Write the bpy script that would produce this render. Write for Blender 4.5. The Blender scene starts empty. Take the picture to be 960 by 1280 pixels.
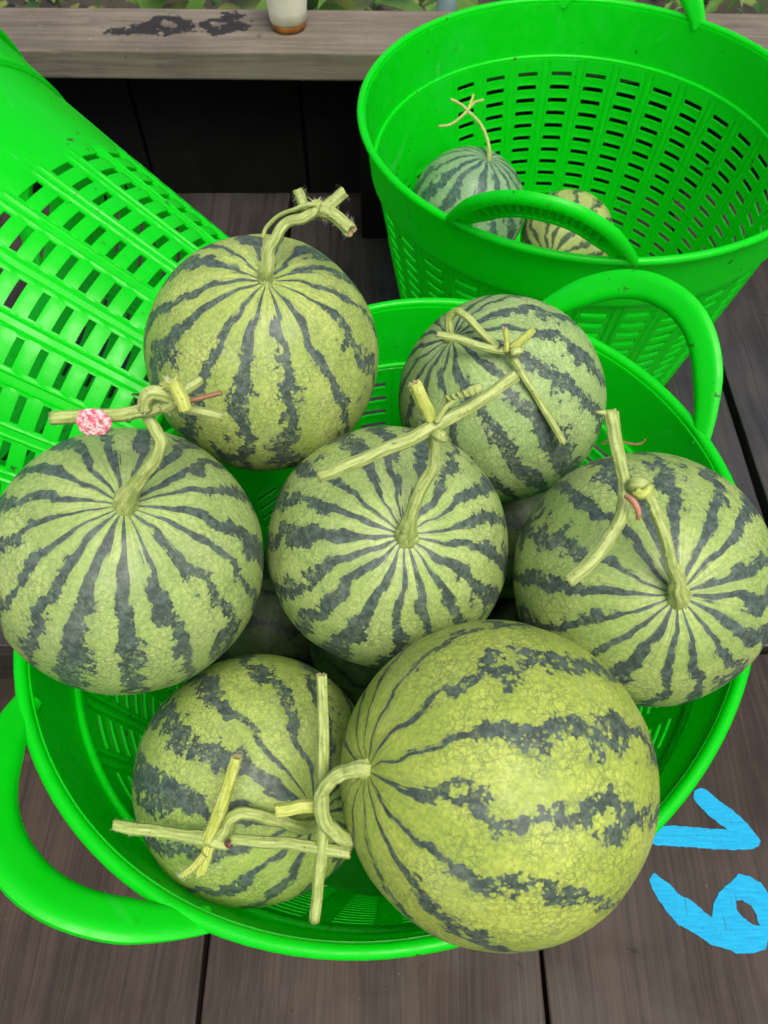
import bpy, bmesh, math, random
from mathutils import Vector, Matrix, Quaternion, noise as mnoise
from math import radians, sin, cos, pi

# ------------------------------------------------------------------ camera, sky, sun, exposure
scene = bpy.context.scene
COL = scene.collection
cam_data = bpy.data.cameras.new('camera')
cam_data.sensor_fit = 'VERTICAL'; cam_data.sensor_height = 36.0
cam_data.lens = 961.0 / 1280.0 * 36.0
cam_data.clip_start = 0.02; cam_data.clip_end = 200.0
cam = bpy.data.objects.new('camera', cam_data); COL.objects.link(cam)
cam.location = (0, 0, 0.9); cam.rotation_euler = (radians(33), 0, 0)
cam_data.dof.use_dof = True; cam_data.dof.focus_distance = 0.56; cam_data.dof.aperture_fstop = 13
scene.camera = cam

SUN_ELEV, SUN_AZ = 66.0, 150.0          # azimuth clockwise from +Y (away from the camera)
world = bpy.data.worlds.new('World'); scene.world = world; world.use_nodes = True
wn = world.node_tree.nodes; wl = world.node_tree.links; wn.clear()
sky = wn.new('ShaderNodeTexSky'); sky.sky_type = 'NISHITA'; sky.sun_disc = False
sky.sun_elevation = radians(SUN_ELEV); sky.sun_rotation = radians(SUN_AZ)
sky.air_density = 1.0; sky.dust_density = 4.0; sky.ozone_density = 1.0
bg = wn.new('ShaderNodeBackground'); bg.inputs['Strength'].default_value = 0.09
wo = wn.new('ShaderNodeOutputWorld')
wl.new(sky.outputs[0], bg.inputs[0]); wl.new(bg.outputs[0], wo.inputs[0])
sun_data = bpy.data.lights.new('sun', 'SUN'); sun_data.energy = 2.0; sun_data.angle = radians(34)
sun_data.color = (1.0, 0.95, 0.86)
sun = bpy.data.objects.new('sun', sun_data); COL.objects.link(sun)
sd = Vector((sin(radians(SUN_AZ)) * cos(radians(SUN_ELEV)), cos(radians(SUN_AZ)) * cos(radians(SUN_ELEV)), sin(radians(SUN_ELEV))))
sun.rotation_euler = sd.to_track_quat('Z', 'Y').to_euler(); sun.location = sd * 5
vs = scene.view_settings
vs.view_transform = 'Standard'; vs.look = 'None'; vs.gamma = 1.0; vs.exposure = 0.66; vs.use_curve_mapping = False
scene.cycles.max_bounces = 6; scene.cycles.diffuse_bounces = 4; scene.cycles.glossy_bounces = 2; scene.cycles.transmission_bounces = 4; scene.cycles.use_denoising = True
scene.cycles.sample_clamp_indirect = 6; scene.cycles.adaptive_threshold = .02

random.seed(11)
# ------------------------------------------------------------------ small helpers
def tag(o, label=None, cat=None, group=None, kind=None):
    if label: o['label'] = label
    if cat: o['category'] = cat
    if group: o['group'] = group
    if kind: o['kind'] = kind
    return o

def link(name, me, mat=None, parent=None, loc=None):
    if isinstance(mat, (list, tuple)):
        for m in mat: me.materials.append(m)
    elif mat is not None and len(me.materials) == 0: me.materials.append(mat)
    o = bpy.data.objects.new(name, me); COL.objects.link(o)
    if parent is not None: o.parent = parent
    if loc is not None: o.location = loc
    return o

def empty(name, loc=(0, 0, 0)):
    o = bpy.data.objects.new(name, None); COL.objects.link(o); o.location = loc
    o.empty_display_size = 0.05
    return o

def mesh(name, verts, faces, smooth=True):
    me = bpy.data.meshes.new(name); me.from_pydata([tuple(v) for v in verts], [], faces); me.update()
    if smooth:
        for p in me.polygons: p.use_smooth = True
    return me

def bm_mesh(name, bm, smooth=False):
    me = bpy.data.meshes.new(name); bm.to_mesh(me); bm.free()
    if smooth:
        for p in me.polygons: p.use_smooth = True
    return me

def box_mesh(name, x0, x1, y0, y1, z0, z1, bevel=0.0, seg=2, jitter=0.0, cuts=0):
    bm = bmesh.new(); bmesh.ops.create_cube(bm, size=1)
    for v in bm.verts:
        v.co = Vector((x0 + (v.co.x + .5) * (x1 - x0), y0 + (v.co.y + .5) * (y1 - y0), z0 + (v.co.z + .5) * (z1 - z0)))
    if bevel:
        bmesh.ops.bevel(bm, geom=bm.edges[:], offset=bevel, segments=seg, affect='EDGES', profile=.6)
    return bm_mesh(name, bm)

# ------------------------------------------------------------------ node helpers
class NT:
    def __init__(s, name):
        s.mat = bpy.data.materials.new(name); s.mat.use_nodes = True
        s.t = s.mat.node_tree; s.t.nodes.clear()
        s.out = s.t.nodes.new('ShaderNodeOutputMaterial')
        s.bsdf = s.t.nodes.new('ShaderNodeBsdfPrincipled')
        s.t.links.new(s.bsdf.outputs[0], s.out.inputs[0])
    def n(s, typ, **kw):
        nd = s.t.nodes.new(typ)
        for k, v in kw.items(): setattr(nd, k, v)
        return nd
    def put(s, sock, v):
        if isinstance(v, bpy.types.NodeSocket): s.t.links.new(v, sock)
        elif v is not None: sock.default_value = v
    def math(s, op, a, b=None, c=None, clamp=False):
        nd = s.n('ShaderNodeMath', operation=op, use_clamp=clamp)
        s.put(nd.inputs[0], a)
        if b is not None: s.put(nd.inputs[1], b)
        if c is not None: s.put(nd.inputs[2], c)
        return nd.outputs[0]
    def vmath(s, op, a, b=None):
        nd = s.n('ShaderNodeVectorMath', operation=op); s.put(nd.inputs[0], a)
        if b is not None: s.put(nd.inputs[3] if op == 'SCALE' else nd.inputs[1], b)
        return nd.outputs[0]
    def noise(s, vec, scale, detail=2.0, rough=.5, dist=0.0, color=False):
        nd = s.n('ShaderNodeTexNoise'); s.put(nd.inputs['Vector'], vec)
        nd.inputs['Scale'].default_value = scale; nd.inputs['Detail'].default_value = detail
        nd.inputs['Roughness'].default_value = rough; nd.inputs['Distortion'].default_value = dist
        return nd.outputs['Color' if color else 'Fac']
    def voro(s, vec, scale, feature='DISTANCE_TO_EDGE', rand=1.0, out='Distance'):
        nd = s.n('ShaderNodeTexVoronoi', feature=feature); s.put(nd.inputs['Vector'], vec)
        nd.inputs['Scale'].default_value = scale; nd.inputs['Randomness'].default_value = rand
        return nd.outputs[out]
    def mapr(s, v, a, b, c=0.0, d=1.0, smooth=True):
        nd = s.n('ShaderNodeMapRange'); nd.interpolation_type = 'SMOOTHSTEP' if smooth else 'LINEAR'
        s.put(nd.inputs[0], v)
        for i, x in enumerate((a, b, c, d)): s.put(nd.inputs[i + 1], x)
        return nd.outputs[0]
    def mix(s, f, a, b):
        nd = s.n('ShaderNodeMix', data_type='RGBA'); s.put(nd.inputs[0], f)
        for i, x in ((6, a), (7, b)):
            if isinstance(x, (tuple, list)): x = tuple(x) + ((1.0,) if len(x) == 3 else ())
            s.put(nd.inputs[i], x)
        return nd.outputs[2]
    def coord(s, which='Object'): return s.n('ShaderNodeTexCoord').outputs[which]
    def mapping(s, vec, scale=(1, 1, 1), loc=(0, 0, 0), rot=(0, 0, 0)):
        nd = s.n('ShaderNodeMapping'); s.put(nd.inputs[0], vec)
        nd.inputs['Location'].default_value = loc; nd.inputs['Rotation'].default_value = rot; nd.inputs['Scale'].default_value = scale
        return nd.outputs[0]
    def bump(s, h, strength=.3, dist=.001):
        nd = s.n('ShaderNodeBump'); nd.inputs['Strength'].default_value = strength; nd.inputs['Distance'].default_value = dist
        s.put(nd.inputs['Height'], h); s.t.links.new(nd.outputs[0], s.bsdf.inputs['Normal'])
    def set(s, **kw):
        for k, v in kw.items():
            sock = s.bsdf.inputs[k.replace('_', ' ')]
            if 'Color' in k and isinstance(v, (tuple, list)) and len(v) == 3: v = tuple(v) + (1.0,)
            s.put(sock, v)

# ------------------------------------------------------------------ materials
def mat_plastic():
    m = NT('green_plastic'); co = m.coord('Object')
    big = m.noise(co, 7, 3); fine = m.noise(co, 60, 3)
    col = m.mix(big, (0.002, 0.80, 0.010), (0.003, 0.90, 0.015))
    # dirt specks and scuffs
    sp = m.noise(co, 95, 2); gate = m.noise(co, 9, 2)
    dirt = m.math('MULTIPLY', m.mapr(sp, .685, .73), m.mapr(gate, .46, .60))
    col = m.mix(m.math('MULTIPLY', dirt, .8), col, (0.05, .12, 0.02))
    grime = m.mapr(m.noise(co, 4.3, 5, .65), .55, .8)
    col = m.mix(m.math('MULTIPLY', grime, .22), col, (0.012, .45, .015))
    fade = m.mapr(m.noise(co, 11, 4, .6), .52, .72)
    col = m.mix(m.math('MULTIPLY', fade, .22), col, (.03, .86, .10))
    sc1 = m.mapr(m.noise(m.mapping(co, (5, 120, 30), rot=(.3, .2, .8)), 1, 1), .73, .77); sc2 = m.mapr(m.noise(m.mapping(co, (130, 6, 25), rot=(.1, .5, .3)), 1, 1), .74, .78)
    scuff = m.math('MULTIPLY', m.math('MAXIMUM', sc1, sc2), m.mapr(gate, .42, .6))
    col = m.mix(m.math('MULTIPLY', scuff, .3), col, (.12, .85, .2))
    m.set(Base_Color=col, Roughness=m.mapr(fine, .3, .7, .28, .48), IOR=1.48)
    m.bump(m.noise(co, 160, 2), .06, .0006)
    tr = m.n('ShaderNodeBsdfTranslucent'); m.put(tr.inputs[0], col)
    mx = m.n('ShaderNodeMixShader'); mx.inputs[0].default_value = .5
    m.t.links.new(m.bsdf.outputs[0], mx.inputs[1]); m.t.links.new(tr.outputs[0], mx.inputs[2]); m.t.links.new(mx.outputs[0], m.out.inputs[0])
    return m.mat
PLASTIC = mat_plastic()

def mat_rind(name, R, N, seed, light, light2, dark, thr=.52, cells=13.0, bubble=.5, vein=.35, jag=1.0, var=.95):
    """striped melon rind; stripes run from pole to pole of the object's own z axis"""
    m = NT(name)
    P = m.vmath('SCALE', m.coord('Object'), 1.0 / R)
    sx = m.n('ShaderNodeSeparateXYZ'); m.put(sx.inputs[0], P)
    x, y, z = sx.outputs
    rho = m.math('SQRT', m.math('ADD', m.math('ADD', m.math('MULTIPLY', x, x), m.math('MULTIPLY', y, y)), 1e-5))
    phi = m.math('ARCTAN2', y, x)
    Ps = m.vmath('ADD', P, (seed * 7.31, seed * 3.17, seed * 5.77))
    cb = m.n('ShaderNodeCombineXYZ')
    m.put(cb.inputs[0], m.math('DIVIDE', x, rho)); m.put(cb.inputs[1], m.math('DIVIDE', y, rho)); m.put(cb.inputs[2], m.math('MULTIPLY', z, .22))
    L = m.vmath('ADD', cb.outputs[0], (seed * 2.3, seed * 1.1, seed * 4.9))
    n1 = m.math('SUBTRACT', m.noise(Ps, 2.6, 2, .6), .5)
    n2 = m.math('SUBTRACT', m.noise(Ps, 7.5, 3, .6), .5)
    n3 = m.math('SUBTRACT', m.noise(Ps, 22, 3, .6), .5)
    s1 = m.math('SUBTRACT', m.noise(L, 3.2, 1), .5)        # stripe to stripe variation
    s2 = m.math('SUBTRACT', m.noise(L, 16, 3, .7), .5)     # fine streaks along the melon
    u = m.math('MULTIPLY', phi, N / (2 * pi))
    u = m.math('ADD', u, m.math('MULTIPLY', n1, 1.25))
    u = m.math('ADD', u, m.math('MULTIPLY', n2, m.math('MULTIPLY', rho, .62 * jag)))
    u = m.math('ADD', u, m.math('MULTIPLY', s1, .85 * var))
    tri = m.math('PINGPONG', u, .5); tri = m.math('MULTIPLY', tri, 2.0)
    D = m.math('MULTIPLY', m.math('SUBTRACT', tri, thr + .11), 1.3)
    D = m.math('ADD', D, m.math('MULTIPLY', s1, var))
    D = m.math('ADD', D, m.math('MULTIPLY', s2, m.mapr(rho, .12, .9, 1.5, .42)))
    D = m.math('ADD', D, m.math('MULTIPLY', n2, m.math('MULTIPLY_ADD', rho, .62 * jag, .10)))
    D = m.math('ADD', D, m.math('MULTIPLY', n3, m.math('MULTIPLY_ADD', rho, .55 * jag, .10)))
    warp = m.vmath('ADD', Ps, m.vmath('SCALE', m.noise(Ps, 14, 2, color=True), .05))
    Fa = m.voro(warp, cells * 1.15, 'F1'); Fb = m.voro(warp, cells * 2.7, 'F1')
    lob = m.math('ADD', m.math('MULTIPLY', m.math('SUBTRACT', Fa, .42), .50), m.math('MULTIPLY', m.math('SUBTRACT', Fb, .42), .42))
    D2 = m.math('ADD', D, m.math('MULTIPLY', lob, m.mapr(rho, .25, .85)))
    stripe = m.mapr(D2, -.065, .075)
    near = m.mapr(D2, -.5, 0.0)                             # greener just beside a stripe
    # pale bubbles inside the stripes
    patch = m.math('MULTIPLY', m.mapr(m.noise(Ps, 4.0, 2), .44, .60), m.mapr(rho, .4, .85))
    ba = m.mapr(Fa, .30, .40, 1, 0); bb = m.mapr(Fb, .30, .42, 1, 0)
    bubs = m.math('MAXIMUM', m.math('MULTIPLY', ba, m.mapr(D2, .45, .15, 0, 1)), m.math('MULTIPLY', bb, .75))
    bubs = m.math('MULTIPLY', bubs, m.math('MULTIPLY', patch, bubble))
    mask = m.math('MULTIPLY', stripe, m.math('SUBTRACT', 1.0, bubs, clamp=True))
    E1 = m.voro(warp, cells * 1.5)
    v1 = m.mapr(E1, .0, .125, 1, 0)
    rg = m.math('ABSOLUTE', m.math('SUBTRACT', m.noise(Ps, 15, 3, .6, .6), .5)); v2 = m.mapr(rg, .0, .027, 1, 0)
    veins = m.math('MULTIPLY', m.math('MAXIMUM', m.math('MULTIPLY', v1, .75), v2), m.mapr(m.noise(Ps, 5, 2), .35, .60, .38, 1.0))
    veins = m.math('MULTIPLY', veins, m.mapr(rho, .25, .7))
    # pale streaks round the stem
    streak = m.mapr(m.noise(L, 26, 3, .7), .42, .62)
    lc = m.mix(m.mapr(m.noise(Ps, 2.6, 3), .35, .65), light, light2)
    lc = m.mix(m.math('MULTIPLY', m.mapr(m.noise(Ps, 34, 4, .7), .40, .62), .52), lc, tuple(c * f_ for c, f_ in zip(light2, (.50, .62, .55))))
    green = tuple(a * .35 + b * .65 for a, b in zip(light2, dark))
    lc = m.mix(m.math('MULTIPLY', near, .22), lc, green)
    lc = m.mix(m.math('MULTIPLY', veins, min(1.0, vein * 1.35)), lc, green)
    lc = m.mix(m.math('MULTIPLY', streak, m.mapr(rho, .1, .75, .55, 0.0)), lc, green)
    dc = m.mix(m.mapr(m.noise(Ps, 18, 4, .7), .38, .66), tuple(c * .8 for c in dark), tuple(c * 1.75 for c in dark))
    dc = m.mix(m.math('MULTIPLY', m.mapr(m.noise(Ps, 60, 2), .62, .75), .28), dc, light2)
    col = m.mix(mask, lc, dc)
    # bloom and scuffs
    col = m.mix(m.math('MULTIPLY', m.mapr(m.noise(Ps, 3.1, 4, .6), .5, .8), .14), col, (.42, .46, .36))
    scr = m.mapr(m.noise(m.mapping(Ps, (3, 60, 9), rot=(.4, .9, .2)), 1.6, 1), .74, .80)
    col = m.mix(m.math('MULTIPLY', scr, .18), col, (.5, .5, .38))
    m.set(Base_Color=col, Roughness=m.mapr(m.noise(Ps, 14, 3), .3, .7, .42, .56), IOR=1.45, Specular_IOR_Level=.42)
    m.bump(m.noise(Ps, 13, 3), .2, R * .02)
    return m.mat

def mat_stem(name, a, b, cut=False):
    m = NT(name); uv = m.coord('UV'); co = m.coord('Object')
    st = m.noise(m.mapping(uv, (9, 1.2, 1)), 1.4, 3, .6)
    col = m.mix(m.mapr(st, .35, .65), a, b)
    col = m.mix(m.math('MULTIPLY', m.mapr(m.noise(co, 160, 3, .6), .52, .75), .45), col, tuple(c * .55 for c in a))
    spot = m.math('MULTIPLY', m.mapr(m.noise(co, 420, 2), .68, .74), .7)
    col = m.mix(spot, col, (.10, .07, .03))
    at_ = m.n('ShaderNodeAttribute'); at_.attribute_name = 'end_dist'
    tip = m.math('MULTIPLY', m.mapr(m.math('ADD', at_.outputs['Fac'], m.math('MULTIPLY', m.noise(co, 300, 2), .003)), .0012, .0052, 1, 0), .6)
    col = m.mix(tip, col, (.20, .13, .04))
    m.set(Base_Color=col, Roughness=.55, Subsurface_Weight=.12, Subsurface_Radius=(.004, .005, .002), Subsurface_Scale=.5)
    m.bump(m.noise(m.mapping(uv, (14, 2, 1)), 2, 2), .35, .0008)
    return m.mat
STEM = {
    'pale': mat_stem('stem_pale_green', (.27, .35, .08), (.46, .53, .175)),
    'bright': mat_stem('stem_yellow_green', (.38, .45, .06), (.54, .58, .14)),
    'brown': mat_stem('stem_brown', (.22, .09, .04), (.33, .16, .07)),
    'pink': mat_stem('stem_pink_brown', (.42, .17, .10), (.5, .26, .14)),
    'dark': mat_stem('stem_dark', (.02, .02, .015), (.04, .03, .02)),
    'maroon': mat_stem('stem_maroon', (.10, .03, .03), (.16, .05, .05)),
}
CUT = mat_stem('stem_cut_end', (.30, .22, .07), (.46, .40, .16))
def mat_hair():
    m = NT('plant_hair'); m.set(Base_Color=(.7, .72, .5), Roughness=.6); return m.mat
HAIR = mat_hair()

def mat_wood(name, dark, light, along=(28, 1.2, 28), rough=(.42, .68), scratch=.3, spec=.5, seed=0.0, stains=None):
    m = NT(name); co = m.coord('Object')
    oi = m.n('ShaderNodeObjectInfo').outputs['Random']
    cb = m.n('ShaderNodeCombineXYZ'); m.put(cb.inputs[0], m.math('MULTIPLY', oi, 9.0)); m.put(cb.inputs[1], m.math('MULTIPLY', oi, 23.0)); cb.inputs[2].default_value = seed
    P = m.vmath('ADD', co, cb.outputs[0])
    w = m.vmath('ADD', P, m.vmath('SCALE', m.noise(P, 3, 2, color=True), .03))
    g1 = m.noise(m.mapping(w, along), 1.0, 5, .62)
    g2 = m.noise(m.mapping(w, tuple(a * 4.5 if a > 5 else a * 1.3 for a in along)), 1.0, 3, .6)
    blot = m.noise(P, 5.5, 4, .6)
    g3 = m.noise(m.mapping(w, tuple(a * 14 if a > 5 else a * 3 for a in along)), 1.0, 2, .6)
    f = m.math('ADD', m.math('MULTIPLY', g1, .45), m.math('ADD', m.math('MULTIPLY', g2, .28), m.math('MULTIPLY', blot, .40)))
    f = m.math('ADD', f, m.math('MULTIPLY', m.math('SUBTRACT', g3, .5), .35))
    col = m.mix(m.mapr(f, .40, .76), dark, light)
    col = m.mix(m.math('MULTIPLY', m.math('SUBTRACT', oi, .3), .35), col, tuple(c * .6 for c in dark))
    # pale scratches, dust specks, dark dents
    sv = m.mapping(P, (2.2, 70, 5), rot=(0, 0, .5)); s1 = m.mapr(m.noise(sv, 1.0, 1), .735, .765)
    sv2 = m.mapping(P, (75, 2.0, 5), rot=(0, 0, -.25)); s2 = m.mapr(m.noise(sv2, 1.0, 1), .745, .77)
    s = m.math('MULTIPLY', m.math('MAXIMUM', s1, s2), m.mapr(m.noise(P, 7, 2), .42, .6))
    col = m.mix(m.math('MULTIPLY', s, scratch), col, tuple(min(1, c * 2.6) for c in light))
    dust = m.mapr(m.noise(P, 150, 2), .72, .77)
    col = m.mix(m.math('MULTIPLY', dust, .45), col, tuple(min(1, c * 2.3) for c in light))
    dent = m.mapr(m.noise(P, 48, 2), .70, .76)
    col = m.mix(m.math('MULTIPLY', dent, .55), col, tuple(c * .35 for c in dark))
    r = m.mapr(m.noise(P, 12, 3), .3, .7, rough[0], rough[1])
    if stains:
        wc = m.vmath('ADD', co, m.vmath('SCALE', m.vmath('SUBTRACT', m.noise(co, 30, 4, .75, color=True), (.5, .5, .5)), .085))
        tot = None
        for (sxp, syp, szp, ax, ay, inner) in stains:
            q = m.vmath('SUBTRACT', wc, (sxp, syp, szp)); q = m.vmath('MULTIPLY', q, (1 / ax, 1 / ay, 0))
            ln = m.n('ShaderNodeVectorMath', operation='LENGTH'); m.put(ln.inputs[0], q); d = ln.outputs['Value']
            k = m.math('MULTIPLY', m.mapr(d, .86, 1.0, 1, 0), m.mapr(d, inner - .12, inner, .12, 1))
            tot = k if tot is None else m.math('MAXIMUM', tot, k)
        col = m.mix(m.math('MULTIPLY', tot, .93), col, tuple(c * .12 for c in dark))
        r = m.math('SUBTRACT', r, m.math('MULTIPLY', tot, .15))
    m.set(Base_Color=col, Roughness=r, Specular_IOR_Level=spec)
    m.bump(m.math('ADD', g1, m.math('MULTIPLY', g2, .5)), .35, .0012)
    return m.mat
FLOOR_FRONT = mat_wood('worn_brown_boards', (.024, .0145, .0105), (.074, .049, .037), spec=.28, scratch=.45, seed=1.0)
FLOOR_BACK = mat_wood('worn_grey_boards', (.020, .017, .016), (.058, .050, .046), rough=(.24, .42), spec=.6, seed=4.0)
DARKWOOD = mat_wood('shade_dark_wood', (.004, .004, .004), (.009, .008, .0075), rough=(.7, .9), spec=.1, seed=2.0)  # near-black tone paints in the deep shade under the beam; post shares it

def simple(name, col, rough=.6, col2=None, scale=20, **kw):
    m = NT(name); co = m.coord('Object')
    c = m.mix(m.mapr(m.noise(co, scale, 4, .6), .35, .65), col, col2 or tuple(x * .7 for x in col))
    m.set(Base_Color=c, Roughness=rough, **kw); m.bump(m.noise(co, scale * 5, 3), .2, .001)
    return m.mat

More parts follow.
